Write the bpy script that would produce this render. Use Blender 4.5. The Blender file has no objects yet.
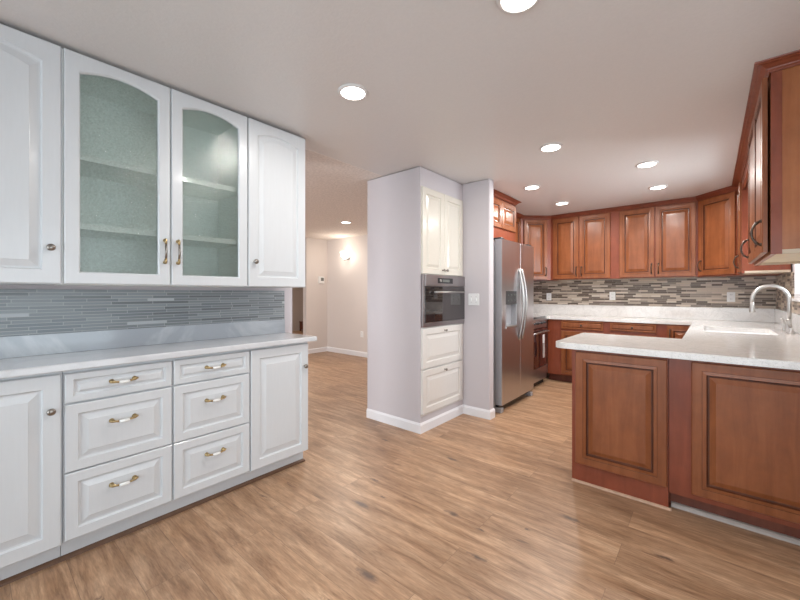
import bpy, bmesh, math, random
from math import radians as R, sin, cos, pi
from mathutils import Vector, Matrix
random.seed(7)
S = bpy.context.scene
C = S.collection

# ------------------------------------------------------------------ camera, world, lights, exposure
CZ = 1.279
cam_d = bpy.data.cameras.new('camera'); cam = bpy.data.objects.new('camera', cam_d); C.objects.link(cam)
cam_d.sensor_width = 36; cam_d.lens = 367.8 / 800 * 36; cam_d.shift_y = -7 / 800
cam_d.clip_start = 0.05; cam_d.clip_end = 60
cam.location = (0, 0, CZ); cam.rotation_euler = (R(90), 0, R(40.273))
S.camera = cam
S.view_settings.view_transform = 'Standard'; S.view_settings.look = 'None'
S.view_settings.gamma = 1; S.view_settings.use_curve_mapping = False
S.view_settings.exposure = 0.07

W = bpy.data.worlds.new('world'); S.world = W; W.use_nodes = True
bg = W.node_tree.nodes['Background']; bg.inputs[0].default_value = (0.86, 0.93, 1.0, 1); bg.inputs[1].default_value = 2.6

def area(name, loc, rot, sx, sy, power, col, shape='RECTANGLE', spread=180):
    d = bpy.data.lights.new(name, 'AREA'); d.shape = shape; d.size = sx
    if shape in ('RECTANGLE', 'ELLIPSE'): d.size_y = sy
    d.energy = power; d.color = col; d.spread = R(spread)
    o = bpy.data.objects.new(name, d); C.objects.link(o); o.location = loc; o.rotation_euler = rot
    return o
# daylight entering by the glazed doors behind the camera and by the kitchen window
area('daylight_patio', (-0.5, -2.33, 1.2), (R(90), 0, 0), 3.3, 1.95, 60, (0.86, 0.93, 1.0))
area('daylight_kitchen', (0.80, 4.28, 1.70), (0, R(90), 0), 0.8, 1.0, 34, (0.88, 0.94, 1.0))
area('daylight_side', (2.33, 0.3, 1.2), (0, R(90), 0), 1.9, 2.6, 26, (0.86, 0.93, 1.0))
area('daylight_living', (-5.0, -2.33, 1.3), (R(90), 0, 0), 1.8, 1.4, 170, (0.98, 0.97, 1.0))
area('hall_fill', (-8.6, 5.4, 2.40), (0, 0, 0), 0.5, 0.5, 55, (1.0, 0.88, 0.74))  # unseen fill light added under the hall ceiling to lift the dark room
DOWN_W = 14.0
CEIL = 2.44

# ------------------------------------------------------------------ materials
def mat(name):
    m = bpy.data.materials.new(name); m.use_nodes = True
    nt = m.node_tree; return m, nt, nt.nodes['Principled BSDF']
def N(nt, t, **kw):
    n = nt.nodes.new(t)
    for k, v in kw.items():
        if k.startswith('i_'):
            n.inputs[k[2:].replace('_', ' ')].default_value = v
        else: setattr(n, k, v)
    return n
def L(nt, a, b): nt.links.new(a, b)
def coords(nt, scale=(1, 1, 1), rnd=True, rot=(0, 0, 0)):
    tc = N(nt, 'ShaderNodeTexCoord'); mp = N(nt, 'ShaderNodeMapping')
    mp.inputs['Scale'].default_value = scale; mp.inputs['Rotation'].default_value = rot
    L(nt, tc.outputs['Object'], mp.inputs['Vector'])
    if rnd:
        oi = N(nt, 'ShaderNodeObjectInfo'); ml = N(nt, 'ShaderNodeMath', operation='MULTIPLY'); ml.inputs[1].default_value = 17.0
        L(nt, oi.outputs['Random'], ml.inputs[0])
        cb = N(nt, 'ShaderNodeCombineXYZ'); L(nt, ml.outputs[0], cb.inputs[0]); L(nt, ml.outputs[0], cb.inputs[1]); L(nt, ml.outputs[0], cb.inputs[2])
        L(nt, cb.outputs[0], mp.inputs['Location'])
    return mp.outputs['Vector']
def ramp(nt, fac, stops, interp='LINEAR'):
    r = N(nt, 'ShaderNodeValToRGB'); r.color_ramp.interpolation = interp
    el = r.color_ramp.elements
    while len(el) < len(stops): el.new(0.5)
    for e, (p, c) in zip(el, stops): e.position = p; e.color = (*c, 1)
    if fac is not None: L(nt, fac, r.inputs['Fac'])
    return r
def noise(nt, vec, scale, detail=4, rough=0.5, dist=0.0):
    n = N(nt, 'ShaderNodeTexNoise'); n.inputs['Scale'].default_value = scale; n.inputs['Detail'].default_value = detail
    n.inputs['Roughness'].default_value = rough; n.inputs['Distortion'].default_value = dist
    L(nt, vec, n.inputs['Vector']); return n.outputs['Fac']
def mixc(nt, fac, a, b, mode='MIX'):
    m = N(nt, 'ShaderNodeMix', data_type='RGBA', blend_type=mode)
    for s, v in ((0, fac), (6, a), (7, b)):
        if hasattr(v, 'is_linked'): L(nt, v, m.inputs[s])
        elif isinstance(v, tuple): m.inputs[s].default_value = (*v, 1)
        else: m.inputs[s].default_value = v
    return m.outputs[2]
def bump(nt, p, h, strength, dist=0.01):
    b = N(nt, 'ShaderNodeBump'); b.inputs['Strength'].default_value = strength; b.inputs['Distance'].default_value = dist
    L(nt, h, b.inputs['Height']); L(nt, b.outputs['Normal'], p.inputs['Normal'])
def plain(name, col, rough=0.5, metal=0.0, spec=0.5, coat=0.0, var=0.03, bscale=60, bstr=0.0, sc=(1, 1, 1)):
    m, nt, p = mat(name)
    v = coords(nt, sc)
    n = noise(nt, v, bscale, 3)
    c = ramp(nt, n, [(0.3, tuple(max(0, x * (1 - var)) for x in col)), (0.7, tuple(min(1, x * (1 + var)) for x in col))])
    L(nt, c.outputs[0], p.inputs['Base Color'])
    p.inputs['Roughness'].default_value = rough; p.inputs['Metallic'].default_value = metal
    p.inputs['Specular IOR Level'].default_value = spec; p.inputs['Coat Weight'].default_value = coat; p.inputs['Coat Roughness'].default_value = 0.12
    if bstr: bump(nt, p, n, bstr, 0.004)
    return m
def emis(name, col, strength):
    m, nt, p = mat(name); p.inputs['Emission Color'].default_value = (*col, 1); p.inputs['Emission Strength'].default_value = strength
    p.inputs['Base Color'].default_value = (*col, 1); return m

M = {}
M['white_cab'] = plain('white_cabinet_lacquer', (0.635, 0.655, 0.675), 0.30, coat=0.15, var=0.012, bscale=90, bstr=0.03, sc=(1, 1, 0.1))
M['white_gap'] = plain('white_cabinet_frame', (0.55, 0.55, 0.58), 0.5)
M['cream_cab'] = plain('cream_cabinet_lacquer', (0.69, 0.65, 0.575), 0.26, coat=0.3, var=0.012, bscale=60)
M['lower_cream'] = plain('pale_drawer_lacquer', (0.70, 0.67, 0.635), 0.28, coat=0.2, var=0.012, bscale=60)
M['wall'] = plain('wall_paint', (0.565, 0.525, 0.545), 0.6, spec=0.3, var=0.012, bscale=140, bstr=0.08)
M['wall_warm'] = plain('living_wall_paint', (0.69, 0.63, 0.60), 0.6, spec=0.3, var=0.012, bscale=140, bstr=0.08)
M['wall_grey'] = plain('hall_wall_paint', (0.48, 0.43, 0.42), 0.7, spec=0.2, var=0.02)
M['trim'] = plain('white_trim_paint', (0.80, 0.79, 0.81), 0.35, var=0.01)
M['ceil'] = plain('ceiling_paint', (0.70, 0.67, 0.655), 0.36, spec=0.4, var=0.015, bscale=75, bstr=0.22)
M['ceil2'] = plain('living_ceiling_texture', (0.80, 0.735, 0.69), 0.8, spec=0.1, var=0.10, bscale=45, bstr=0.5)
M['plate'] = plain('white_plastic', (0.82, 0.82, 0.82), 0.35, var=0.005)
M['dark'] = plain('dark_recess', (0.02, 0.018, 0.018), 0.6)
M['black_plastic'] = plain('black_plastic', (0.03, 0.03, 0.033), 0.3)
M['inside'] = plain('cabinet_interior', (0.88, 0.91, 0.89), 0.5, var=0.01)
M['brass'] = plain('aged_brass', (0.46, 0.34, 0.17), 0.3, 1.0, var=0.15, bscale=200)
M['bronze'] = plain('dark_bronze', (0.10, 0.075, 0.06), 0.35, 0.9, var=0.2, bscale=150)
M['pewter'] = plain('pewter', (0.32, 0.29, 0.26), 0.3, 1.0, var=0.15, bscale=200)
M['ceramic'] = plain('white_ceramic', (0.85, 0.85, 0.83), 0.12, coat=0.5, var=0.005)
M['nickel'] = plain('brushed_nickel', (0.52, 0.50, 0.48), 0.36, 1.0, var=0.04, bscale=120)
M['sink'] = plain('white_sink_enamel', (0.90, 0.91, 0.92), 0.12, coat=0.5, var=0.004)
M['beige_under'] = plain('maple_underside', (0.62, 0.50, 0.33), 0.5, var=0.06, bscale=20)
M['beige_rim'] = plain('maple_edge', (0.55, 0.45, 0.34), 0.6, var=0.04, bscale=20)
M['brown_trim'] = plain('brown_quarter_round', (0.12, 0.058, 0.030), 0.45, var=0.12, bscale=30)
M['tan_trim'] = plain('tan_quarter_round', (0.47, 0.29, 0.19), 0.45, var=0.12, bscale=30)
M['grey_trim'] = plain('grey_quarter_round', (0.36, 0.31, 0.28), 0.45, var=0.06, bscale=30)
M['leaflet'] = plain('grey_paper', (0.42, 0.38, 0.36), 0.6)
M['lens'] = emis('lamp_lens', (1.0, 0.95, 0.88), 9.0)
M['shade'] = emis('sconce_glass', (1.0, 0.95, 0.86), 5.0)
M['lcd'] = plain('grey_display', (0.16, 0.17, 0.16), 0.3)

def steel(name, col, rough, sc):
    m, nt, p = mat(name)
    v = coords(nt, sc); n = noise(nt, v, 40, 3)
    c = ramp(nt, n, [(0.3, tuple(x * 0.96 for x in col)), (0.7, col)]); L(nt, c.outputs[0], p.inputs['Base Color'])
    p.inputs['Metallic'].default_value = 1.0
    r = ramp(nt, n, [(0.2, (rough * 0.95,) * 3), (0.8, (rough * 1.05,) * 3)]); L(nt, r.outputs[0], p.inputs['Roughness'])
    return m
M['steel'] = steel('stainless_steel', (0.62, 0.62, 0.65), 0.30, (1, 1, 0.03))
M['steel_side'] = plain('grey_painted_steel', (0.42, 0.42, 0.44), 0.35, 0.3)
M['oven_steel'] = steel('oven_steel', (0.40, 0.37, 0.37), 0.3, (0.05, 1, 1))

def glossy_black(name, col=(0.02, 0.016, 0.016)):
    m, nt, p = mat(name)
    n = noise(nt, coords(nt), 8, 2); c = ramp(nt, n, [(0, col), (1, tuple(x * 1.4 for x in col))]); L(nt, c.outputs[0], p.inputs['Base Color'])
    p.inputs['Roughness'].default_value = 0.04; p.inputs['Specular IOR Level'].default_value = 0.9; p.inputs['Coat Weight'].default_value = 0.6; p.inputs['Coat Roughness'].default_value = 0.02
    return m
M['oven_glass'] = glossy_black('oven_glass')
M['range_glass'] = glossy_black('range_glass', (0.035, 0.008, 0.008))

def glass(name, tint, seeded, ior=1.45):
    m = bpy.data.materials.new(name); m.use_nodes = True; nt = m.node_tree; nt.nodes.clear()
    out = N(nt, 'ShaderNodeOutputMaterial'); tr = N(nt, 'ShaderNodeBsdfTransparent'); gl = N(nt, 'ShaderNodeBsdfGlossy')
    fr = N(nt, 'ShaderNodeFresnel'); fr.inputs['IOR'].default_value = ior
    mx = N(nt, 'ShaderNodeMixShader'); gl.inputs['Roughness'].default_value = 0.06 if seeded else 0.0
    tr.inputs[0].default_value = (*tint, 1)
    if seeded:
        v = coords(nt, (1, 1, 1)); n = noise(nt, v, 130, 4, 0.7)
        c = ramp(nt, n, [(0.38, tuple(x * 0.91 for x in tint)), (0.52, tint), (0.66, (min(1, tint[0] * 1.15), min(1, tint[1] * 1.12), min(1, tint[2] * 1.15)))])
        L(nt, c.outputs[0], tr.inputs[0])
        b = N(nt, 'ShaderNodeBump'); b.inputs['Strength'].default_value = 0.35; b.inputs['Distance'].default_value = 0.003
        L(nt, n, b.inputs['Height']); L(nt, b.outputs[0], gl.inputs['Normal']); L(nt, b.outputs[0], fr.inputs['Normal'])
        df = N(nt, 'ShaderNodeBsdfTranslucent'); df.inputs[0].default_value = (0.72, 0.85, 0.78, 1)
        dd = N(nt, 'ShaderNodeBsdfDiffuse'); dd.inputs[0].default_value = (0.72, 0.85, 0.78, 1)
        m0 = N(nt, 'ShaderNodeMixShader'); m0.inputs[0].default_value = 0.6; L(nt, df.outputs[0], m0.inputs[1]); L(nt, dd.outputs[0], m0.inputs[2])
        m1 = N(nt, 'ShaderNodeMixShader'); m1.inputs[0].default_value = 0.11; L(nt, tr.outputs[0], m1.inputs[1]); L(nt, m0.outputs[0], m1.inputs[2])
        src = m1.outputs[0]
    else: src = tr.outputs[0]
    L(nt, fr.outputs[0], mx.inputs[0]); L(nt, src, mx.inputs[1]); L(nt, gl.outputs[0], mx.inputs[2]); L(nt, mx.outputs[0], out.inputs[0])
    return m
M['seeded'] = glass('seeded_green_glass', (0.965, 0.995, 0.975), True)
M['glass'] = glass('window_glass', (0.95, 0.97, 0.97), False)

def wood(name, a, b, c3, rough=0.36, sc=(6, 6, 0.7), coat=0.16):
    m, nt, p = mat(name)
    v = coords(nt, sc)
    n1 = noise(nt, v, 3.0, 6, 0.6, 0.6)
    v2 = coords(nt, (1, 1, 1)); n2 = noise(nt, v2, 7, 4, 0.6)
    r1 = ramp(nt, n1, [(0.30, a), (0.5, b), (0.72, c3)])
    r2 = ramp(nt, n2, [(0.3, (0.82, 0.80, 0.78)), (0.7, (1.12, 1.12, 1.12))])
    col = mixc(nt, 0.75, r1.outputs[0], r2.outputs[0], 'MULTIPLY')
    L(nt, col, p.inputs['Base Color'])
    p.inputs['Roughness'].default_value = rough; p.inputs['Coat Weight'].default_value = coat; p.inputs['Coat Roughness'].default_value = 0.16; p.inputs['Specular IOR Level'].default_value = 0.3
    return m
M['cherry'] = wood('cherry_door_wood', (0.195, 0.056, 0.018), (0.238, 0.074, 0.025), (0.28, 0.094, 0.035))
M['cherry_frame'] = wood('cherry_frame_wood', (0.20, 0.047, 0.022), (0.23, 0.056, 0.027), (0.26, 0.068, 0.033))
M['cherry_glaze'] = wood('glazed_groove', (0.07, 0.019, 0.008), (0.09, 0.025, 0.010), (0.11, 0.032, 0.013))
M['cherry_side'] = wood('veneer_side_wood', (0.30, 0.098, 0.033), (0.345, 0.12, 0.042), (0.39, 0.142, 0.053))
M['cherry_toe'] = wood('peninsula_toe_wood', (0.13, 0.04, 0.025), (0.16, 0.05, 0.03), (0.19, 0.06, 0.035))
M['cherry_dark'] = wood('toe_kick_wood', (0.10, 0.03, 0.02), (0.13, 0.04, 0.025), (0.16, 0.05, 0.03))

def quartz(name, base, vein, vscale, speck, rough=0.14, amount=1.0):
    m, nt, p = mat(name)
    v = coords(nt, (1, 1, 1), rnd=False)
    n = noise(nt, v, vscale, 8, 0.55, 1.6)
    r = ramp(nt, n, [(0.44, base), (0.50, vein), (0.56, base)])
    s = noise(nt, v, 240, 2, 0.5)
    rs = ramp(nt, s, [(0.34, (speck,) * 3), (0.44, (1, 1, 1))])
    col = mixc(nt, amount, r.outputs[0], rs.outputs[0], 'MULTIPLY')
    L(nt, col, p.inputs['Base Color']); p.inputs['Roughness'].default_value = rough; p.inputs['Coat Weight'].default_value = 0.3
    p.inputs['Coat Roughness'].default_value = 0.08
    return m
M['quartz'] = quartz('speckled_white_quartz', (0.735, 0.71, 0.69), (0.67, 0.645, 0.625), 5, 0.78)
M['quartz_left'] = quartz('white_quartz_buffet', (0.66, 0.67, 0.69), (0.62, 0.63, 0.65), 2.5, 0.96)
M['slab'] = quartz('grey_marbled_slab', (0.40, 0.43, 0.47), (0.50, 0.53, 0.56), 1.3, 0.97)

def mosaic(name, axes, bw, rh, colors, mortar, msize, rough=0.25):
    # strips laid horizontally; axes picks which object axes are the width and the height
    m, nt, p = mat(name)
    tc = N(nt, 'ShaderNodeTexCoord'); sp = N(nt, 'ShaderNodeSeparateXYZ'); L(nt, tc.outputs['Object'], sp.inputs[0])
    cb = N(nt, 'ShaderNodeCombineXYZ'); L(nt, sp.outputs[axes[0]], cb.inputs[0]); L(nt, sp.outputs[axes[1]], cb.inputs[1])
    b = N(nt, 'ShaderNodeTexBrick', offset=0.37, offset_frequency=2, squash=0.7, squash_frequency=3)
    b.inputs['Color1'].default_value = (0, 0, 0, 1); b.inputs['Color2'].default_value = (1, 1, 1, 1); b.inputs['Mortar'].default_value = (0, 0, 0, 1)
    b.inputs['Scale'].default_value = 1; b.inputs['Mortar Size'].default_value = msize; b.inputs['Mortar Smooth'].default_value = 0.1
    b.inputs['Bias'].default_value = 0; b.inputs['Brick Width'].default_value = bw; b.inputs['Row Height'].default_value = rh
    L(nt, cb.outputs[0], b.inputs['Vector'])
    k = len(colors); tot = sum(w for _, w in colors); acc = 0; stops = []
    for c, w in colors: stops.append((acc / tot, c)); acc += w
    r = ramp(nt, b.outputs['Color'], stops, 'CONSTANT')
    col = mixc(nt, b.outputs['Fac'], r.outputs[0], mortar)
    L(nt, col, p.inputs['Base Color']); p.inputs['Roughness'].default_value = rough
    inv = N(nt, 'ShaderNodeMath', operation='SUBTRACT'); inv.inputs[0].default_value = 1.0; L(nt, b.outputs['Fac'], inv.inputs[1])
    bump(nt, p, inv.outputs[0], 0.4, 0.002)
    return m
BR = [((0.10, 0.068, 0.05), 1.9), ((0.54, 0.445, 0.355), 2.4), ((0.17, 0.13, 0.105), 1.8), ((0.46, 0.38, 0.305), 1.6), ((0.27, 0.22, 0.185), 1.3), ((0.64, 0.56, 0.47), 1.2)]
M['tile_x'] = mosaic('linear_mosaic_back', ('X', 'Z'), 0.15, 0.024, BR, (0.46, 0.39, 0.33), 0.0016, 0.36)
M['tile_y'] = mosaic('linear_mosaic_side', ('Y', 'Z'), 0.15, 0.024, BR, (0.46, 0.39, 0.33), 0.0016, 0.36)
GR = [((0.19, 0.212, 0.23), 2), ((0.235, 0.258, 0.272), 3), ((0.21, 0.23, 0.24), 3), ((0.27, 0.295, 0.31), 1.8), ((0.16, 0.175, 0.185), 1.4), ((0.46, 0.48, 0.50), 0.6)]
M['tile_left'] = mosaic('grey_glass_mosaic', ('Y', 'Z'), 0.21, 0.0178, GR, (0.44, 0.45, 0.45), 0.0014, 0.3)

def floor_mat():
    m, nt, p = mat('oak_plank_floor')
    tc = N(nt, 'ShaderNodeTexCoord')
    mp = N(nt, 'ShaderNodeMapping'); mp.inputs['Location'].default_value = (0.35, 0.06, 0); L(nt, tc.outputs['Object'], mp.inputs[0])
    b = N(nt, 'ShaderNodeTexBrick', offset=0.41, offset_frequency=2, squash=1.0)
    b.inputs['Color1'].default_value = (0, 0, 0, 1); b.inputs['Color2'].default_value = (1, 1, 1, 1); b.inputs['Mortar'].default_value = (0.5, 0.5, 0.5, 1)
    b.inputs['Scale'].default_value = 1; b.inputs['Mortar Size'].default_value = 0.0010; b.inputs['Mortar Smooth'].default_value = 0.3
    b.inputs['Brick Width'].default_value = 1.5; b.inputs['Row Height'].default_value = 0.185
    L(nt, mp.outputs[0], b.inputs['Vector'])
    # grain runs along X; shift every plank
    sh = N(nt, 'ShaderNodeVectorMath', operation='MULTIPLY_ADD'); L(nt, b.outputs['Color'], sh.inputs[0]); sh.inputs[1].default_value = (9, 5, 0)
    L(nt, tc.outputs['Object'], sh.inputs[2])
    g1 = N(nt, 'ShaderNodeMapping'); g1.inputs['Scale'].default_value = (0.75, 6.5, 1); L(nt, sh.outputs[0], g1.inputs[0])
    n1 = noise(nt, g1.outputs[0], 2.4, 8, 0.62, 0.8)
    g2 = N(nt, 'ShaderNodeMapping'); g2.inputs['Scale'].default_value = (5, 48, 1); L(nt, sh.outputs[0], g2.inputs[0])
    n2 = noise(nt, g2.outputs[0], 3.0, 5, 0.6, 0.3)
    r1 = ramp(nt, n1, [(0.28, (0.225, 0.122, 0.067)), (0.42, (0.35, 0.205, 0.118)), (0.56, (0.455, 0.285, 0.173)), (0.72, (0.58, 0.39, 0.255))])
    r2 = ramp(nt, n2, [(0.32, (0.72, 0.70, 0.68)), (0.62, (1.10, 1.10, 1.10))])
    col = mixc(nt, 0.8, r1.outputs[0], r2.outputs[0], 'MULTIPLY')
    g4 = N(nt, 'ShaderNodeMapping'); g4.inputs['Scale'].default_value = (1.7, 9, 1); L(nt, sh.outputs[0], g4.inputs[0])
    n4 = noise(nt, g4.outputs[0], 2.6, 7, 0.7, 0.6)
    r4 = ramp(nt, n4, [(0.32, (0.72, 0.70, 0.68)), (0.5, (1.0, 1.0, 1.0)), (0.68, (1.18, 1.18, 1.18))])
    col = mixc(nt, 1.0, col, r4.outputs[0], 'MULTIPLY')
    tone = ramp(nt, b.outputs['Color'], [(0, (0.90, 0.89, 0.89)), (1, (1.08, 1.07, 1.06))])
    col = mixc(nt, 1.0, col, tone.outputs[0], 'MULTIPLY')
    # dark mineral streaks
    g3 = N(nt, 'ShaderNodeMapping'); g3.inputs['Scale'].default_value = (1.6, 10, 1); L(nt, sh.outputs[0], g3.inputs[0])
    n3 = noise(nt, g3.outputs[0], 1.7, 6, 0.7, 1.5)
    st = ramp(nt, n3, [(0.635, (0, 0, 0)), (0.70, (0.8, 0.8, 0.8))])
    col = mixc(nt, st.outputs[0], col, (0.15, 0.085, 0.055))
    # knots where the photograph shows them
    warp = noise(nt, tc.outputs['Object'], 22, 3, 0.6)
    wv = N(nt, 'ShaderNodeVectorMath', operation='MULTIPLY_ADD'); wv.inputs[1].default_value = (0.10, 0.03, 0)
    L(nt, warp, wv.inputs[0]); L(nt, tc.outputs['Object'], wv.inputs[2])
    for kx, ky, kr in KNOTS:
        s1 = N(nt, 'ShaderNodeVectorMath', operation='SUBTRACT'); s1.inputs[1].default_value = (kx + 0.05, ky + 0.015, 0); L(nt, wv.outputs[0], s1.inputs[0])
        s2 = N(nt, 'ShaderNodeVectorMath', operation='MULTIPLY'); s2.inputs[1].default_value = (0.42 / kr, 1.25 / kr, 0); L(nt, s1.outputs[0], s2.inputs[0])
        ln = N(nt, 'ShaderNodeVectorMath', operation='LENGTH'); L(nt, s2.outputs[0], ln.inputs[0])
        kk = ramp(nt, ln.outputs['Value'], [(0.25, (0.85,) * 3), (1.0, (0, 0, 0))])
        col = mixc(nt, kk.outputs[0], col, (0.085, 0.055, 0.048))
    col = mixc(nt, b.outputs['Fac'], col, (0.20, 0.12, 0.075))
    L(nt, col, p.inputs['Base Color'])
    p.inputs['Roughness'].default_value = 0.36; p.inputs['Specular IOR Level'].default_value = 0.45
    bump(nt, p, n2, 0.06, 0.003)
    return m
def on_plane(u, v, z):      # surveying helper for fixed places in the room
    a = (u - 400) / 367.8; c, s = cos(R(40.273)), sin(R(40.273)); t = (z - CZ) * 367.8 / (293 - v)
    return ((c * a - s) * t, (s * a + c) * t)
KNOTS = [(*on_plane(u, v, 0), r) for u, v, r in ((361, 504, .035), (367, 575, .035), (569, 518, .030), (452, 459, .030), (453, 514, .028), (477, 557, .022), (375, 480, .018), (385, 440, .02), (665, 558, .02), (526, 529, .012), (700, 514, .028), (383, 497, .012), (481, 530, .014))]
M['floor'] = floor_mat()

# ------------------------------------------------------------------ geometry helpers
def box(bm, x0, x1, y0, y1, z0, z1, mi=0):
    vs = [bm.verts.new((x, y, z)) for x in (x0, x1) for y in (y0, y1) for z in (z0, z1)]
    for f in ((0, 1, 3, 2), (4, 6, 7, 5), (0, 4, 5, 1), (2, 3, 7, 6), (0, 2, 6, 4), (1, 5, 7, 3)):
        bm.faces.new([vs[i] for i in f]).material_index = mi
def prism(bm, poly, z0, z1, mi=0):
    a = [bm.verts.new((x, y, z0)) for x, y in poly]; b = [bm.verts.new((x, y, z1)) for x, y in poly]
    n = len(poly); bm.faces.new(a[::-1]).material_index = mi; bm.faces.new(b).material_index = mi
    for i in range(n): bm.faces.new((a[i], a[(i + 1) % n], b[(i + 1) % n], b[i])).material_index = mi
def lathe(bm, prof, org, axis=(0, 0, 1), seg=20, mi=0, smooth=True, cap=True, sx=1.0):
    q = Vector((0, 0, 1)).rotation_difference(Vector(axis)); rings = []
    for r, h in prof:
        rings.append([bm.verts.new(Vector(org) + q @ Vector((r * cos(2 * pi * k / seg) * sx, r * sin(2 * pi * k / seg), h))) for k in range(seg)])
    for a, b in zip(rings, rings[1:]):
        for k in range(seg):
            f = bm.faces.new((a[k], a[(k + 1) % seg], b[(k + 1) % seg], b[k])); f.material_index = mi; f.smooth = smooth
    if cap:
        bm.faces.new(rings[0][::-1]).material_index = mi; bm.faces.new(rings[-1]).material_index = mi
def tube(bm, pts, rad, seg=10, mi=0, flat=1.0):
    pts = [Vector(p) for p in pts]; n = len(pts); rings = []
    up = None
    for i, p in enumerate(pts):
        t = (pts[min(i + 1, n - 1)] - pts[max(i - 1, 0)]).normalized()
        if up is None: up = t.orthogonal().normalized()
        up = (up - t * up.dot(t)).normalized(); sd = t.cross(up)
        r = rad[i] if isinstance(rad, (list, tuple)) else rad
        rings.append([bm.verts.new(p + (up * cos(2 * pi * k / seg) + sd * sin(2 * pi * k / seg) * flat) * r) for k in range(seg)])
    for a, b in zip(rings, rings[1:]):
        for k in range(seg):
            f = bm.faces.new((a[k], a[(k + 1) % seg], b[(k + 1) % seg], b[k])); f.material_index = mi; f.smooth = True
    bm.faces.new(rings[0][::-1]).material_index = mi; bm.faces.new(rings[-1]).material_index = mi
def obj(name, bm, mats, parent=None, bev=0, loc=None, seg=2):
    bmesh.ops.recalc_face_normals(bm, faces=bm.faces[:])
    me = bpy.data.meshes.new(name); bm.to_mesh(me); bm.free()
    for m in (mats if isinstance(mats, (list, tuple)) else [mats]): me.materials.append(M[m])
    o = bpy.data.objects.new(name, me); C.objects.link(o)
    if parent: o.parent = parent
    if loc: o.location = loc
    if bev:
        b = o.modifiers.new('bevel', 'BEVEL'); b.width = bev; b.segments = seg; b.limit_method = 'ANGLE'; b.angle_limit = R(40)
        b.harden_normals = False
    return o
def B(name, x0, x1, y0, y1, z0, z1, m, parent=None, bev=0):
    bm = bmesh.new(); box(bm, x0, x1, y0, y1, z0, z1); return obj(name, bm, m, parent, bev)
def struct(o): o['kind'] = 'structure'; return o
def tag(o, label, cat, group=None):
    o['label'] = label; o['category'] = cat
    if group: o['group'] = group
    return o
def thing(name, label, cat, loc=(0, 0, 0), rz=0, group=None):
    o = bpy.data.objects.new(name, None); C.objects.link(o); o.empty_display_size = 0.1
    o.location = loc; o.rotation_euler = (0, 0, rz); return tag(o, label, cat, group)
def ring_pts(w, h, ins, sag, n=12):
    x0, x1, z0 = ins, w - ins, ins; zt = h - ins
    pts = [(x0, z0), (x1, z0)]
    for k in range(n + 1):
        t = k / n; x = x1 + (x0 - x1) * t; u = 2 * t - 1
        pts.append((x, zt - sag * u * u))
    return pts
def door_mesh(w, h, frame=0.057, t=0.02, arch=0.0, glaze=False, raised=0.030, hollow=False):
    """raised panel door, front towards -y, lower left corner at the origin"""
    bm = bmesh.new(); n = 14
    g = 1 if glaze else 0
    spec = [(0, 0.0, 0, 0), (0, -t + 0.004, 0, 0), (0.004, -t, 0, 0)]
    if glaze: spec += [(frame - 0.020, -t, 0, 0), (frame - 0.018, -t + 0.002, 1, 0), (frame - 0.010, -t + 0.001, 0, 0)]
    spec += [(frame, -t, 0, arch)]
    if hollow:
        spec += [(frame + 0.006, -t + 0.006, 0, arch), (frame + 0.008, 0.0, 0, arch)]
    else:
        spec += [(frame + 0.006, -t + 0.010, g, arch), (frame + 0.013, -t + 0.0105, g, arch), (frame + 0.013 + raised, -t + 0.003, 0, arch), (frame + 0.016 + raised, -t + 0.0015, 0, arch)]
    rings = []
    for ins, y, mi, a in spec:
        rings.append(([bm.verts.new((x, y, z)) for x, z in ring_pts(w, h, ins, a * 1.0, n)], mi))
    for (a, _), (b, mi) in zip(rings, rings[1:]):
        k = len(a)
        for i in range(k):
            bm.faces.new((a[i], a[(i + 1) % k], b[(i + 1) % k], b[i])).material_index = mi
    if hollow:
        a, b = rings[0][0], rings[-1][0]; k = len(a)
        for i in range(k): bm.faces.new((a[i], a[(i + 1) % k], b[(i + 1) % k], b[i]))
    else:
        bm.faces.new(rings[-1][0]); bm.faces.new(rings[0][0][::-1])
    return bm
def add_door(parent, x, z, w, h, mats, name='door', y=0.0, **kw):
    o = obj(name, door_mesh(w, h, **kw), mats, parent); o.location = (x, y, z); return o
# ---- hardware, in the door's own frame (front face at y = -t)
def knob(parent, x, z, m='pewter', r=0.016, t=0.02, name='knob'):
    bm = bmesh.new()
    lathe(bm, [(0.008, 0), (0.008, 0.002), (0.005, 0.006), (0.005, 0.014), (r * 0.8, 0.018), (r, 0.022), (r * 0.96, 0.027), (r * 0.6, 0.031), (0.001, 0.032)], (x, -t, z), (0, -1, 0), 20)
    return obj(name, bm, m, parent)
def ceramic_pull(parent, x, z, t=0.02, L_=0.112):
    bm = bmesh.new(); h = L_ / 2
    for s in (-1, 1):
        lathe(bm, [(0.011, 0), (0.011, 0.003), (0.006, 0.006), (0.005, 0.02)], (x + s * (h - 0.008), -t, z), (0, -1, 0), 14)
        tube(bm, [(x + s * (h + 0.004), -t - 0.016, z + 0.002), (x + s * (h - 0.010), -t - 0.021, z), (x + s * h * 0.62, -t - 0.024, z - 0.003), (x + s * h * 0.36, -t - 0.026, z - 0.005)], [0.005, 0.0085, 0.0048, 0.006], 10)
    tube(bm, [(x - h * 0.38, -t - 0.026, z - 0.005), (x - h * 0.2, -t - 0.028, z - 0.006), (x, -t - 0.028, z - 0.006), (x + h * 0.2, -t - 0.028, z - 0.006), (x + h * 0.38, -t - 0.026, z - 0.005)], [0.0065, 0.0078, 0.0082, 0.0078, 0.0065], 12, 1)
    return obj('handle', bm, ['brass', 'ceramic'], parent)
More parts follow.
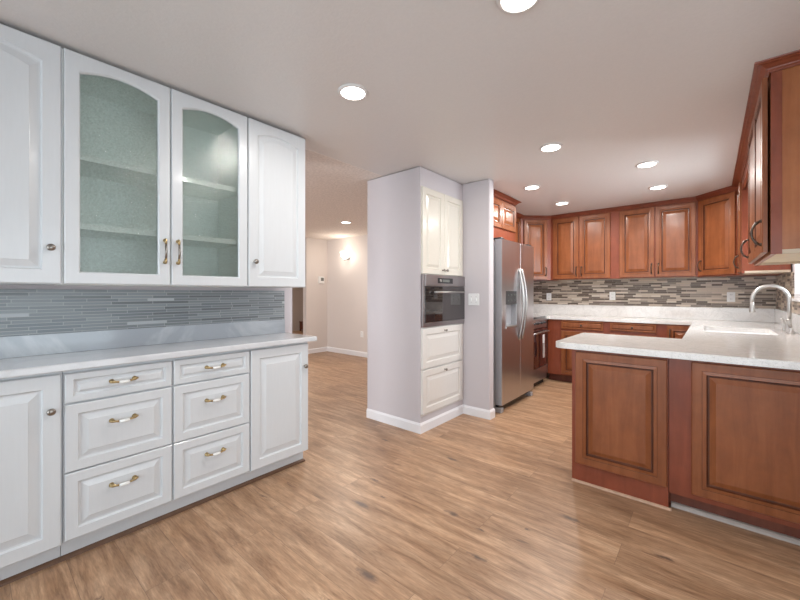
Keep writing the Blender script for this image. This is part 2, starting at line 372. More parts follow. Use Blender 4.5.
def bow_pull(parent, x, z0, z1, m='bronze', t=0.02, out=0.032, r=0.0056, vertical=True, mats=None):
    bm = bmesh.new(); pts = []; rr = []
    for k in range(13):
        a = k / 12; zz = z0 + (z1 - z0) * a; o = 0.006 + out * (sin(pi * a) ** 0.6 if 0 < a < 1 else 0)
        pts.append((x, -t - o, zz)); rr.append(r * (1.5 if k in (1, 11) else 1.25 if k == 6 else 1.0))
    tube(bm, pts, rr, 8)
    for zz in (z0, z1): lathe(bm, [(0.009, 0), (0.009, 0.003), (0.006, 0.010)], (x, -t, zz), (0, -1, 0), 12)
    return obj('handle', bm, m, parent)
def twotone_pull(parent, x, z0, z1, t=0.02):
    bm = bmesh.new()
    for zz, s in ((z0, 1), (z1, -1)):
        lathe(bm, [(0.009, 0), (0.009, 0.003), (0.006, 0.018)], (x, -t, zz), (0, -1, 0), 12)
        tube(bm, [(x, -t - 0.014, zz - s * 0.008), (x, -t - 0.02, zz), (x, -t - 0.025, zz + s * 0.022)], [0.005, 0.008, 0.0055], 10)
    tube(bm, [(x, -t - 0.024, z0 + 0.018), (x, -t - 0.028, (z0 + z1) / 2), (x, -t - 0.024, z1 - 0.018)], [0.0055, 0.0065, 0.0055], 10, 1)
    return obj('handle', bm, ['brass', 'pewter'], parent)
def sweep(bm, path, prof, mi=0, part=None):
    """path: xy points, the moulding grows to the right of the walking direction; prof: (offset, z)"""
    n = len(path); P = [Vector(p) for p in path]; rings = []
    for i in range(n):
        d0 = (P[i] - P[i - 1]).normalized() if i else (P[1] - P[0]).normalized()
        d1 = (P[i + 1] - P[i]).normalized() if i < n - 1 else d0
        n0 = Vector((d0.y, -d0.x)); n1 = Vector((d1.y, -d1.x)); b = (n0 + n1).normalized(); k = 1 / max(0.3, b.dot(n0))
        rings.append([bm.verts.new((P[i].x + b.x * o * k, P[i].y + b.y * o * k, z)) for o, z in prof])
    if part:
        for k, rg in enumerate(rings):
            if not part[0] <= k <= part[1]:
                for v in rg: bm.verts.remove(v)
        rings = rings[part[0]:part[1] + 1]
    m = len(prof)
    for a, b in zip(rings, rings[1:]):
        for k in range(m): bm.faces.new((a[k], a[(k + 1) % m], b[(k + 1) % m], b[k])).material_index = mi
    bm.faces.new(rings[0]); bm.faces.new(rings[-1][::-1])

# ------------------------------------------------------------------ room shell
XL, XR, YB = -2.70, 0.575, 6.05
struct(B('floor', -11.5, 2.5, -2.5, 8.6, -0.05, 0, 'floor'))
bm = bmesh.new(); box(bm, -2.49, 2.5, -2.5, 6.2, CEIL, CEIL + 0.1); box(bm, XL - 0.1, -2.49, -2.5, 1.70, CEIL, CEIL + 0.1); box(bm, XL, -2.49, 2.675, 6.2, CEIL, CEIL + 0.1)
struct(obj('ceiling', bm, 'ceil'))
bm = bmesh.new(); box(bm, -11.5, XL - 0.1, -2.5, 8.6, CEIL - 0.002, CEIL + 0.1); box(bm, XL - 0.1, -2.49, 1.70, 2.675, CEIL - 0.002, CEIL + 0.1); box(bm, XL - 0.1, XL, 2.675, 8.6, CEIL - 0.002, CEIL + 0.1)
struct(obj('ceiling_living', bm, 'ceil2'))
struct(B('wall_left', XL - 0.1, XL, -2.2, 1.78, 0, CEIL - 0.002, 'wall'))
struct(B('wall_kitchen_far', XL, XR + 0.12, YB, YB + 0.12, 0, CEIL, 'wall'))
struct(B('wall_kitchen_left', XL - 0.06, -2.57, 3.525, YB, 0, CEIL - 0.002, 'wall'))
struct(B('wall_partition', -2.70, -1.715, 3.425, 3.525, 0, CEIL, 'wall', bev=0.012))
# oven enclosure
bm = bmesh.new(); box(bm, -2.706, -2.06, 2.675, 3.425, 0, 2.432); box(bm, -2.06, -2.025, 2.675, 3.425, 2.262, 2.432); box(bm, -2.06, -2.025, 2.675, 3.425, 0, 0.145)
box(bm, -2.06, -2.025, 2.675, 2.684, 0.145, 2.262)
struct(obj('wall_oven_enclosure', bm, 'wall'))
# right wall with the window opening above the sink
WY0, WY1, WZ0, WZ1 = 3.72, 4.85, 1.225, 2.12
bm = bmesh.new()
for a in ((2.55, WY0, 0, CEIL), (WY1, YB, 0, CEIL), (WY0, WY1, 0, WZ0), (WY0, WY1, WZ1, CEIL)): box(bm, XR, XR + 0.12, a[0], a[1], a[2], a[3])
struct(obj('wall_right', bm, 'wall'))
struct(B('wall_dining_corner', XR, 2.3, 2.43, 2.55, 0, CEIL, 'wall'))
# walls behind and beside the photographer, with glazed openings
bm = bmesh.new()
for a in ((XL - 0.1, -2.2, 0, CEIL), (1.25, 2.3, 0, CEIL), (-2.2, 1.25, 2.2, CEIL), (-2.2, 1.25, 0, 0.08)): box(bm, a[0], a[1], -2.32, -2.2, a[2], a[3])
struct(obj('wall_rear', bm, 'wall'))
bm = bmesh.new()
for a in ((-2.32, -1.05, 0, CEIL), (1.65, 2.55, 0, CEIL), (-1.05, 1.65, 2.2, CEIL), (-1.05, 1.65, 0, 0.08)): box(bm, 2.2, 2.32, a[0], a[1], a[2], a[3])
struct(obj('wall_dining_side', bm, 'wall'))
# living room beyond the opening
struct(B('wall_living_far', -6.58, XL - 0.06, 5.15, 5.27, 0, CEIL - 0.002, 'wall_warm'))
struct(B('wall_living_left', -6.58, -6.46, 4.60, 5.15, 0, CEIL - 0.002, 'wall_warm'))
bm = bmesh.new()
for a in ((-11.0, -5.9, 0, CEIL - .002), (-4.1, XL - 0.1, 0, CEIL - .002), (-5.9, -4.1, 0, 0.6), (-5.9, -4.1, 2.0, CEIL - .002)): box(bm, a[0], a[1], -2.32, -2.2, a[2], a[3])
struct(obj('wall_living_rear', bm, 'wall_warm'))
struct(B('wall_living_side', -6.58, -6.46, -2.2, 2.9, 0, CEIL - 0.002, 'wall_warm'))
struct(B('wall_hall_far', -10.9, -10.78, -2.2, 8.4, 0, CEIL - 0.002, 'wall_grey'))
struct(B('wall_hall_end', -10.78, -6.58, 8.28, 8.4, 0, CEIL - 0.002, 'wall_grey'))
struct(B('wall_hall_near', -10.78, -6.58, 2.2, 2.3, 0, CEIL - 0.002, 'wall_grey'))
struct(B('wall_hall_side', -6.58, -6.46, 5.27, 8.3, 0, CEIL - 0.002, 'wall_grey'))

def baseboard(name, path, h=0.092, t=0.014):
    bm = bmesh.new(); sweep(bm, path, [(0, 0), (t, 0), (t, h - 0.018), (t * 0.55, h - 0.006), (t * 0.4, h), (0, h)]); struct(obj(name, bm, 'trim'))
baseboard('baseboard_pillar', [(-2.706, 3.40), (-2.706, 2.675), (-2.025, 2.675), (-2.025, 3.425), (-1.715, 3.425), (-1.715, 3.525)][1:], 0.092)
baseboard('baseboard_living', [(-6.46, 4.60), (-6.46, 5.15), (XL - 0.06, 5.15)], 0.10)
baseboard('baseboard_living_side', [(-6.46, -2.2), (-6.46, 2.9)], 0.10)

# windows
def window_unit(n, x0, x1, y0, y1, z0, z1, axis, mull):
    root = bpy.data.objects.new('window_%d' % n, None); C.objects.link(root); struct(root)
    bm = bmesh.new(); f = 0.045
    def bar(a0, a1, b0, b1):
        if axis == 'x': box(bm, x0, x1, a0, a1, b0, b1)
        else: box(bm, a0, a1, y0, y1, b0, b1)
    lo, hi = (y0, y1) if axis == 'x' else (x0, x1)
    bar(lo, hi, z0, z0 + f); bar(lo, hi, z1 - f, z1); bar(lo, lo + f, z0 + f, z1 - f); bar(hi - f, hi, z0 + f, z1 - f)
    for k in range(1, mull): c = lo + (hi - lo) * k / mull; bar(c - 0.02, c + 0.02, z0 + f, z1 - f)
    obj('window_frame', bm, 'trim', root)
    bm = bmesh.new(); g = 0.004
    if axis == 'x': xm = (x0 + x1) / 2; box(bm, xm - g, xm + g, lo + f, hi - f, z0 + f, z1 - f)
    else: ym = (y0 + y1) / 2; box(bm, lo + f, hi - f, ym - g, ym + g, z0 + f, z1 - f)
    obj('window_pane', bm, 'glass', root); return root
w1 = window_unit(1, XR - 0.004, XR + 0.05, WY0, WY1, WZ0, WZ1, 'x', 2)
bm = bmesh.new(); box(bm, XR - 0.030, XR - 0.004, WY0 - 0.02, WY1, WZ0 - 0.018, WZ0 + 0.004); obj('window_sill', bm, 'trim', w1)
window_unit(2, -2.2, 1.25, -2.28, -2.24, 0.08, 2.2, 'y', 3)
window_unit(3, 2.24, 2.28, -1.05, 1.65, 0.08, 2.2, 'x', 2)
window_unit(4, -5.9, -4.1, -2.28, -2.24, 0.6, 2.0, 'y', 2)

# ------------------------------------------------------------------ left buffet: base cabinets facing +X
BX = -2.32                                    # face frame plane
def base_body(t, w, depth, zt, m='white_cab', mtoe='white_cab', toe=0.06, zb=0.105):
    bm = bmesh.new(); box(bm, 0, w, 0, depth, zb, zt); obj('body', bm, m, t)
    bm = bmesh.new(); box(bm, 0, w, toe, depth, 0, zb); obj('toe_kick', bm, mtoe, t)
def white_door_cab(y0, y1, label, knob_side, dy0=None):
    w = y1 - y0
    t = thing('base_cabinet', label, 'cabinet', (BX, y0, 0), R(90), 'white base cabinets of the buffet')
    base_body(t, w, 0.378, 0.918, toe=0.055)
    d = add_door(t, 0.004, 0.108, w - 0.010, 0.795, 'white_cab', frame=0.060, raised=0.032)
    knob(d, (w - 0.045) if knob_side > 0 else 0.04, 0.632)
    return t
white_door_cab(-0.175, 0.291, 'white base cabinet with one tall door at the near left end of the buffet', 1)
def drawer_cab(y0, y1, label):
    w = y1 - y0
    t = thing('drawer_cabinet', label, 'cabinet', (BX, y0, 0), R(90), 'white base cabinets of the buffet')
    base_body(t, w, 0.378, 0.918, toe=0.055)
    for z0, z1, fr in ((0.761, 0.900, 0.030), (0.436, 0.753, 0.046), (0.116, 0.430, 0.046)):
        d = add_door(t, 0.005, z0, w - 0.010, z1 - z0, 'white_cab', name='drawer', frame=fr, raised=0.024 if fr > .04 else 0.010)
        ceramic_pull(d, (w - 0.010) / 2, (z1 - z0) * (0.54 if fr < .04 else 0.64))
drawer_cab(0.293, 0.749, 'white three-drawer base cabinet beside the near tall-door cabinet, wider drawers in view')
drawer_cab(0.749, 1.203, 'white three-drawer base cabinet next to the far tall-door cabinet of the buffet')
tw = white_door_cab(1.203, 1.661, 'white base cabinet with one tall door at the far end of the buffet', 1)
bm = bmesh.new(); sweep(bm, [(-2.375, -0.175), (-2.375, 1.655), (-2.69, 1.655)], [(0, 0), (0.016, 0), (0.014, 0.010), (0.006, 0.018), (0, 0.020)])
struct(obj('trim_1', bm, 'brown_trim'))
# worktop, slab upstand, mosaic
tag(B('buffet_worktop', -2.70, -2.268, -0.2, 1.712, 0.918, 0.953, 'quartz_left', bev=0.006), 'long white quartz worktop on the white buffet base cabinets', 'countertop')
struct(B('trim_backsplash_slab', -2.70, -2.682, -0.2, 1.700, 0.953, 1.062, 'slab', bev=0.002))
struct(B('trim_backsplash_tiles', -2.70, -2.690, -0.2, 1.700, 1.062, 1.298, 'tile_left'))

# upper white cabinets
UZ0, UZ1 = 1.322, 2.418
def white_upper(y0, y1, label, side):
    w = y1 - y0
    t = thing('wall_cabinet', label, 'cabinet', (-2.31, y0, UZ0), R(90), 'white wall cabinets above the buffet')
    bm = bmesh.new(); box(bm, 0, w, 0, 0.386, -0.002, UZ1 - UZ0 + 0.004); obj('body', bm, 'white_cab', t)
    d = add_door(t, 0.004, 0, w - 0.009, UZ1 - UZ0, 'white_cab', frame=0.062, arch=0.034, raised=0.026)
    knob(d, (w - 0.045) if side > 0 else 0.040, 0.163)
white_upper(-0.20, 0.289, 'white wall cabinet with arched solid door at the near left picture edge', 1)
white_upper(1.182, 1.628, 'white wall cabinet with arched solid door at the far end, beside the glass doors', -1)
# glass fronted cabinet: open box with shelves
w = 1.182 - 0.289; H = UZ1 - UZ0
t = thing('glass_door_cabinet', 'white wall cabinet with two arched green-tinted glass doors and empty shelves', 'cabinet', (-2.31, 0.289, UZ0), R(90))
bm = bmesh.new(); k = 0.018; D = 0.386
box(bm, 0, w, D - 0.01, D, 0, H); box(bm, 0, k, 0, D - 0.01, 0, H); box(bm, w - k, w, 0, D - 0.01, 0, H)
box(bm, k, w - k, 0, D - 0.01, -0.002, k); box(bm, k, w - k, 0, D - 0.01, H - k, H + 0.004); box(bm, w / 2 - 0.02, w / 2 + 0.02, 0, 0.018, k, H - k)
obj('body', bm, 'inside', t)
for z in (1.605, 1.942):
    sh = B('shelf', k, w - k, 0.034, D - 0.01, z - UZ0 - 0.01, z - UZ0 + 0.012, 'inside', t)
    B('shelf_edge', k, w - k, 0.030, 0.034, z - UZ0 - 0.014, z - UZ0 + 0.016, 'ceramic', sh)
for i in range(2):
    x0 = 0.005 + i * (w / 2 - 0.001); dw = w / 2 - 0.008
    d = add_door(t, x0, 0, dw, H, 'white_cab', frame=0.052, arch=0.036, hollow=True)
    bm = bmesh.new(); pts = ring_pts(dw, H, 0.056, 0.036, 14)
    a = [bm.verts.new((x, -0.010, z)) for x, z in pts]; b = [bm.verts.new((x, -0.006, z)) for x, z in pts]
    bm.faces.new(a); bm.faces.new(b[::-1])
    for q in range(len(a)): bm.faces.new((a[q], a[(q + 1) % len(a)], b[(q + 1) % len(a)], b[q]))
    obj('glass_pane', bm, 'seeded', d)
    twotone_pull(d, dw - 0.028 if i == 0 else 0.030, 0.125, 0.245)

# ------------------------------------------------------------------ oven wall
t = thing('tall_oven_cabinet', 'tall built-in cream cabinet with doors above and drawers below the black oven', 'cabinet', (-2.025, 2.684, 0), R(90))
bm = bmesh.new()
box(bm, 0, 0.741, 0.0, 0.034, 1.452, 2.262); obj('upper_frame', bm, 'cream_cab', t)
bm = bmesh.new(); box(bm, 0, 0.741, 0.0, 0.034, 0.145, 0.962); obj('lower_frame', bm, 'lower_cream', t)
for i in range(2):
    d = add_door(t, 0.004 + i * 0.353, 1.456, 0.350, 0.796, 'cream_cab', frame=0.055, raised=0.02)
    knob(d, 0.322 if i == 0 else 0.028, 0.045, r=0.014)
for z0, z1 in ((0.582, 0.950), (0.165, 0.566)):
    d = add_door(t, 0.004, z0, 0.703, z1 - z0, 'lower_cream', name='drawer', frame=0.055, raised=0.03)
    knob(d, 0.36, z1 - z0 - 0.036, r=0.013)
t = thing('wall_oven', 'black glass built-in oven with steel control strip, set in the cream cabinet', 'oven', (-2.025, 2.684, 0.962), R(90))
bm = bmesh.new(); box(bm, 0.0, 0.741, -0.004, 0.034, 0, 0.490); obj('housing', bm, 'oven_steel', t)
B('side_trim', 0.0, 0.030, -0.022, -0.004, 0.0, 0.488, 'oven_steel', t, 0.002)
B('bottom_trim', 0.034, 0.741, -0.020, -0.004, 0.0, 0.040, 'oven_steel', t, 0.002)
cp = B('control_panel', 0.036, 0.741, -0.026, -0.004, 0.385, 0.488, 'oven_steel', t, 0.003)
bm = bmesh.new(); box(bm, 0.235, 0.50, -0.0275, -0.026, 0.410, 0.462); obj('display', bm, 'black_plastic', cp)
bm = bmesh.new(); lathe(bm, [(0.014, 0), (0.014, 0.006), (0.012, 0.010)], (0.275, -0.0275, 0.436), (0, -1, 0), 18); obj('dial', bm, 'nickel', cp)
bm = bmesh.new(); box(bm, 0.315, 0.44, -0.0285, -0.0275, 0.424, 0.448); obj('clock', bm, 'lcd', cp)
dr = B('oven_door', 0.033, 0.741, -0.024, -0.004, 0.042, 0.380, 'oven_glass', t, 0.002)
bm = bmesh.new(); tube(bm, [(0.15, -0.052, 0.325), (0.685, -0.052, 0.325)], 0.009, 12)
for x in (0.19, 0.645): box(bm, x - 0.008, x + 0.008, -0.05, -0.024, 0.317, 0.333)
obj('door_handle', bm, 'nickel', dr)

# switch plate on the partition
def plate(name, label, cat, loc, rz, w, h, kind, group=None):
    t = thing(name, label, cat, loc, rz, group)
    bm = bmesh.new(); box(bm, -w / 2, w / 2, -0.006, 0, -h / 2, h / 2); obj('cover_plate', bm, 'plate', t, 0.002)
    if kind == 'switch':
        for q in (-1, 1):
            B('toggle', q * w * 0.23 - 0.007, q * w * 0.23 + 0.007, -0.016, -0.006, -0.014, 0.014, 'plate', t, 0.001)
            for z in (-0.03, 0.03):
                bm = bmesh.new(); lathe(bm, [(0.0035, 0), (0.003, 0.001)], (q * w * 0.23, -0.006, z), (0, -1, 0), 8); obj('screw', bm, 'pewter', t)
    else:
        for z in (-0.026, 0.026):
            so = B('socket', -0.017, 0.017, -0.009, -0.006, z - 0.014, z + 0.014, 'plate', t, 0.002)
            for q in (-1, 1): B('slot', q * 0.007 - 0.0015, q * 0.007 + 0.0015, -0.0095, -0.009, z - 0.004, z + 0.006, 'dark', so)
    return t
plate('light_switch', 'white double switch plate on the wall between oven and refrigerator', 'switch', (-1.892, 3.425, 1.212), 0, 0.125, 0.122, 'switch')

# ------------------------------------------------------------------ refrigerator, faces +X
t = thing('refrigerator', 'stainless steel side-by-side refrigerator with ice and water dispenser', 'refrigerator', (-1.775, 3.665, 0), R(90))
FW, FH = 0.915, 1.855
bm = bmesh.new(); box(bm, 0.006, FW - 0.006, 0.005, 0.74, 0.05, FH - 0.02); obj('body', bm, 'steel_side', t, 0.004)
SP = 0.495
def fridge_door(x0, x1, hole=None):
    bm = bmesh.new()
    if hole:
        hx0, hx1, hz0, hz1 = hole
        box(bm, x0, hx0, -0.082, -0.004, 0.085, FH); box(bm, hx1, x1, -0.082, -0.004, 0.085, FH)
        box(bm, hx0, hx1, -0.082, -0.004, 0.085, hz0); box(bm, hx0, hx1, -0.082, -0.004, hz1, FH); box(bm, hx0, hx1, -0.018, -0.004, hz0, hz1)
        bmesh.ops.remove_doubles(bm, verts=bm.verts[:], dist=1e-5)
        for f in bm.faces:
            if f.calc_center_median().x < x0 + 1e-4: f.material_index = 1
        return obj('freezer_door', bm, ['steel', 'steel_side'], t)
    box(bm, x0, x1, -0.082, -0.004, 0.085, FH); return obj('refrigerator_door', bm, 'steel', t, 0.006)
HX0, HX1, HZ0, HZ1 = 0.098, 0.385, 0.905, 1.300
d1 = fridge_door(0.0, SP - 0.003, (HX0, HX1, HZ0, HZ1)); d2 = fridge_door(SP + 0.003, FW)
bm = bmesh.new(); box(bm, HX0, HX1, -0.084, -0.02, 1.155, HZ1)
dp = obj('dispenser_panel', bm, 'black_plastic', d1, 0.002)
for i in range(3):
    for j in range(2): bm = bmesh.new(); lathe(bm, [(0.010, 0), (0.009, 0.003)], (HX0 + 0.06 + i * 0.085, -0.084, 1.195 + j * 0.06), (0, -1, 0), 12); obj('button', bm, 'lcd', dp).parent = d1
bm = bmesh.new(); box(bm, HX0, HX1, -0.022, -0.019, HZ0, 1.155); box(bm, HX0, HX0 + 0.006, -0.08, -0.022, HZ0, 1.155); box(bm, HX1 - 0.006, HX1, -0.08, -0.022, HZ0, 1.155)
obj('dispenser_niche', bm, 'steel_side', d1)
bm = bmesh.new(); box(bm, HX0, HX1, -0.092, -0.02, HZ0 - 0.012, HZ0 + 0.012); obj('drip_tray', bm, 'nickel', d1, 0.003)
def fr_handle(par, x):
    bm = bmesh.new(); pts = []
    for k in range(17):
        a = k / 16; pts.append((x, -0.086 - 0.052 * sin(pi * a), 0.742 + a * 0.815))
    tube(bm, pts, [0.011] + [0.013] * 15 + [0.011], 10)
    obj('handle', bm, 'nickel', par)
fr_handle(d1, SP - 0.040); fr_handle(d2, SP + 0.040)
bm = bmesh.new(); box(bm, 0.03, FW - 0.03, -0.03, 0.03, 0.035, 0.083); obj('grille', bm, 'black_plastic', t)
for x in (0.035, FW - 0.035):
    bm = bmesh.new(); box(bm, x - 0.03, x + 0.03, -0.074, 0.02, 0.0, 0.052); obj('foot', bm, 'steel_side', t, 0.008)
for x in (0.07, FW - 0.07):
    bm = bmesh.new(); box(bm, x - 0.05, x + 0.05, -0.06, 0.06, FH + 0.0005, FH + 0.022); obj('hinge_cover', bm, 'black_plastic', t, 0.006)

# ------------------------------------------------------------------ range, faces +X
t = thing('range', 'stainless and dark glass kitchen range between refrigerator and corner', 'stove', (-1.83, 4.63, 0), R(90))
RW = 0.752
bm = bmesh.new(); box(bm, 0, RW, 0.01, 0.70, 0.06, 0.925); obj('body', bm, 'black_plastic', t)
B('cooktop', 0, RW, -0.012, 0.72, 0.925, 0.952, 'oven_glass', t, 0.004)
B('control_panel', 0, RW, -0.028, 0.01, 0.800, 0.925, 'steel', t, 0.004)
d = B('oven_door', 0.004, RW - 0.004, -0.03, 0.009, 0.262, 0.792, 'range_glass', t, 0.004)
bm = bmesh.new(); tube(bm, [(0.04, -0.075, 0.745), (RW - 0.04, -0.075, 0.745)], 0.011, 10)
for x in (0.07, RW - 0.07): box(bm, x - 0.01, x + 0.01, -0.073, -0.03, 0.737, 0.753)
obj('handle', bm, 'nickel', d)
B('storage_drawer', 0.004, RW - 0.004, -0.028, 0.009, 0.075, 0.255, 'steel', t, 0.004)
B('plinth', 0.01, RW - 0.01, 0.02, 0.6, 0.0, 0.06, 'dark', t)
for i in range(5):
    bm = bmesh.new(); lathe(bm, [(0.018, 0), (0.018, 0.010), (0.014, 0.024)], (0.1 + i * 0.138, -0.028, 0.865), (0, -1, 0), 16); obj('control_knob', bm, 'black_plastic', t)
t = thing('paper_tag', 'white paper tag with a grey leaflet hanging from the range door handle', 'tag', (-1.83, 4.63, 0), R(90))
B('tag', 0.415, 0.485, -0.0885, -0.0870, 0.60, 0.715, 'plate', t); B('leaflet', 0.430, 0.500, -0.0845, -0.0830, 0.40, 0.60, 'leaflet', t)
# ------------------------------------------------------------------ cherry cabinets
WM = ['cherry', 'cherry_glaze']
def cherry_base(loc, rz, w, depth, label, doors=(), drawers=(), zt=0.898, toe=0.07, zb=0.105, group='cherry base cabinets', kick='cherry_dark', name='base_cabinet', handles='bronze', body='cherry_frame'):
    t = thing(name, label, 'cabinet', loc, rz, group)
    bm = bmesh.new(); box(bm, 0, w, 0, depth, zb, zt); obj('body', bm, body, t)
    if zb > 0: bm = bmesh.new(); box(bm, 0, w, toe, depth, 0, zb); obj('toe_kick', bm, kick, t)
    for x0, x1, z0, z1, hx in doors:
        d = add_door(t, x0, z0, x1 - x0, z1 - z0, WM, glaze=True, frame=0.062, raised=0.022)
        if hx is not None: bow_pull(d, hx, z1 - z0 - 0.17, z1 - z0 - 0.05)
    for x0, x1, z0, z1 in drawers:
        d = add_door(t, x0, z0, x1 - x0, z1 - z0, WM, name='drawer', frame=0.012, raised=0.006)
        knob(d, (x1 - x0) / 2, (z1 - z0) / 2, 'bronze', 0.014)
    return t
BY = 5.52
x0 = -1.838
cherry_base((x0, BY, 0), 0, -1.066 - x0, YB - BY - 0.03, 'cherry base cabinet on the far wall beside the range, wide blank stile on its left', doors=[(0.195, 0.731, 0.125, 0.742, None)], drawers=[(0.195, 0.731, 0.770, 0.888)])
x0 = -1.066
cherry_base((x0, BY, 0), 0, 0.568, YB - BY - 0.03, 'cherry base cabinet in the middle of the far wall, second drawer from the range', doors=[(0.042, 0.545, 0.125, 0.742, None)], drawers=[(0.042, 0.545, 0.782, 0.888)])
x0 = -0.498
cherry_base((x0, BY, 0), 0, 0.343, YB - BY - 0.03, 'narrow cherry base cabinet on the far wall in the inner corner by the sink', doors=[(0.085, 0.335, 0.125, 0.886, 0.03)])
# cabinets under the sink (face -X)
t = thing('sink_base_cabinet', 'cherry base cabinet run under the white sink along the window wall', 'cabinet', (-0.135, BY, 0), R(-90))
SL = BY - 3.40
bm = bmesh.new(); box(bm, 0, SL, 0, 0.02, 0.105, 0.898); box(bm, 0, SL, 0.02, 0.708, 0.105, 0.66); box(bm, 0, SL, 0.66, 0.708, 0.66, 0.898); obj('body', bm, 'cherry_frame', t)
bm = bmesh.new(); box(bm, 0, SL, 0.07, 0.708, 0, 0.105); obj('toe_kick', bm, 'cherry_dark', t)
for a, b_ in ((0.62, 1.02), (1.03, 1.43), (1.46, 2.08)):
    d = add_door(t, a, 0.125, b_ - a, 0.755, WM, glaze=True, frame=0.06); bow_pull(d, (b_ - a) - 0.03 if a < 1 else 0.03, 0.6, 0.72)
# peninsula
t = cherry_base((-0.729, 2.682, 0), 0, 0.534, 0.69, 'cherry end cabinet of the peninsula with one raised panel reaching the floor', zb=0.0, group='peninsula cabinets', name='peninsula_cabinet')
d = add_door(t, 0.026, 0.133, 0.503, 0.752, WM, name='decorative_panel', glaze=True, frame=0.066, raised=0.024)
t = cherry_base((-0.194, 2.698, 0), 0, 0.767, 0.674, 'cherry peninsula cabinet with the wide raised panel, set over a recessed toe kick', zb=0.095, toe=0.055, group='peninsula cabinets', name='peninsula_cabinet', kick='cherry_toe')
add_door(t, 0.106, 0.128, 0.640, 0.757, WM, name='decorative_panel', glaze=True, frame=0.066, raised=0.024)
bm = bmesh.new(); sweep(bm, [(-0.729, 2.682), (-0.180, 2.682)], [(0, 0), (0.012, 0), (0.010, 0.008), (0.004, 0.013), (0, 0.014)]); struct(obj('trim_2', bm, 'tan_trim'))
bm = bmesh.new(); sweep(bm, [(-0.185, 2.752), (0.57, 2.752)], [(0, 0), (0.024, 0), (0.021, 0.012), (0.012, 0.021), (0, 0.024)]); struct(obj('trim_3', bm, 'grey_trim'))

# countertop: one U shaped slab with the sink cut-out
def arc(cx, cy, r, a0, a1, n=6): return [(cx + r * cos(R(a0 + (a1 - a0) * k / n)), cy + r * sin(R(a0 + (a1 - a0) * k / n))) for k in range(n + 1)]
CX0, CY0, CY1, CI, CB = -0.840, 2.640, 3.425, -0.168, BY - 0.025
outl = arc(CX0 + 0.06, CY0 + 0.06, 0.06, 180, 270) + [(XR - 0.002, CY0), (XR - 0.002, YB - 0.002), (-2.565, YB - 0.002), (-2.565, 5.39), (-1.80, 5.39), (-1.80, CB), (CI, CB), (CI, CY1)] + arc(CX0 + 0.025, CY1 - 0.025, 0.025, 90, 180, 4)
SX0, SX1, SY0, SY1 = -0.055, 0.415, 4.22, 4.88
hole = arc(SX1 - 0.05, SY1 - 0.05, .05, 0, 90, 4) + arc(SX0 + 0.05, SY1 - 0.05, .05, 90, 180, 4) + arc(SX0 + 0.05, SY0 + 0.05, .05, 180, 270, 4) + arc(SX1 - 0.05, SY0 + 0.05, .05, 270, 360, 4)
bm = bmesh.new(); edges = []
for loop in (outl, hole):
    vs = [bm.verts.new((x, y, 0.900)) for x, y in loop]
    edges += [bm.edges.new((vs[i], vs[(i + 1) % len(vs)])) for i in range(len(vs))]
bmesh.ops.triangle_fill(bm, use_beauty=True, use_dissolve=False, edges=edges)
r = bmesh.ops.extrude_face_region(bm, geom=bm.faces[:])
bmesh.ops.translate(bm, verts=[v for v in r['geom'] if isinstance(v, bmesh.types.BMVert)], vec=(0, 0, 0.040))
tag(obj('kitchen_countertop', bm, 'quartz', None, 0.010, seg=3), 'speckled white quartz countertop wrapping the kitchen and covering the peninsula', 'countertop')
struct(B('trim_upstand_back', -2.57, XR - 0.022, YB - 0.022, YB, 0.9405, 1.098, 'quartz', bev=0.002))
struct(B('trim_upstand_side', XR - 0.022, XR, 3.40, YB, 0.9405, 1.098, 'quartz', bev=0.002))
struct(B('trim_mosaic_back', -2.57, XR - 0.010, YB - 0.010, YB, 1.098, 1.470, 'tile_x'))
bm = bmesh.new(); box(bm, XR - 0.010, XR, 2.65, WY0 - 0.02, 1.098, 1.470); box(bm, XR - 0.010, XR, WY0 - 0.02, WY1, 1.098, WZ0 - 0.018); box(bm, XR - 0.010, XR, WY1, YB - .01, 1.098, 1.470)
struct(obj('trim_mosaic_side', bm, 'tile_y'))
# sink
bm = bmesh.new(); def_r = []
for ins, z in ((-0.02, 0.899), (0.0, 0.899), (0.012, 0.72), (0.05, 0.70)):
    pts = []
    for cx, cy, a0 in ((SX1 - 0.05, SY1 - 0.05, 0), (SX0 + 0.05, SY1 - 0.05, 90), (SX0 + 0.05, SY0 + 0.05, 180), (SX1 - 0.05, SY0 + 0.05, 270)):
        pts += arc(cx, cy, max(0.006, 0.05 - ins), a0, a0 + 90, 4)
    def_r.append([bm.verts.new((x, y, z)) for x, y in pts])
for a, b_ in zip(def_r, def_r[1:]):
    for k in range(len(a)):
        f = bm.faces.new((a[k], a[(k + 1) % len(a)], b_[(k + 1) % len(a)], b_[k])); f.smooth = True
bm.faces.new(def_r[-1])
t = thing('kitchen_sink', 'white undermount sink set in the quartz counter below the window', 'sink', (0, 0, 0))
o = obj('basin', bm, 'sink', t); sm = o.modifiers.new('thick', 'SOLIDIFY'); sm.thickness = 0.006; sm.offset = -1
bm = bmesh.new(); lathe(bm, [(0.042, 0), (0.042, 0.004), (0.03, 0.005), (0.02, 0.002)], ((SX0 + SX1) / 2, (SY0 + SY1) / 2, 0.7065), (0, 0, 1), 20); obj('drain', bm, 'nickel', t)
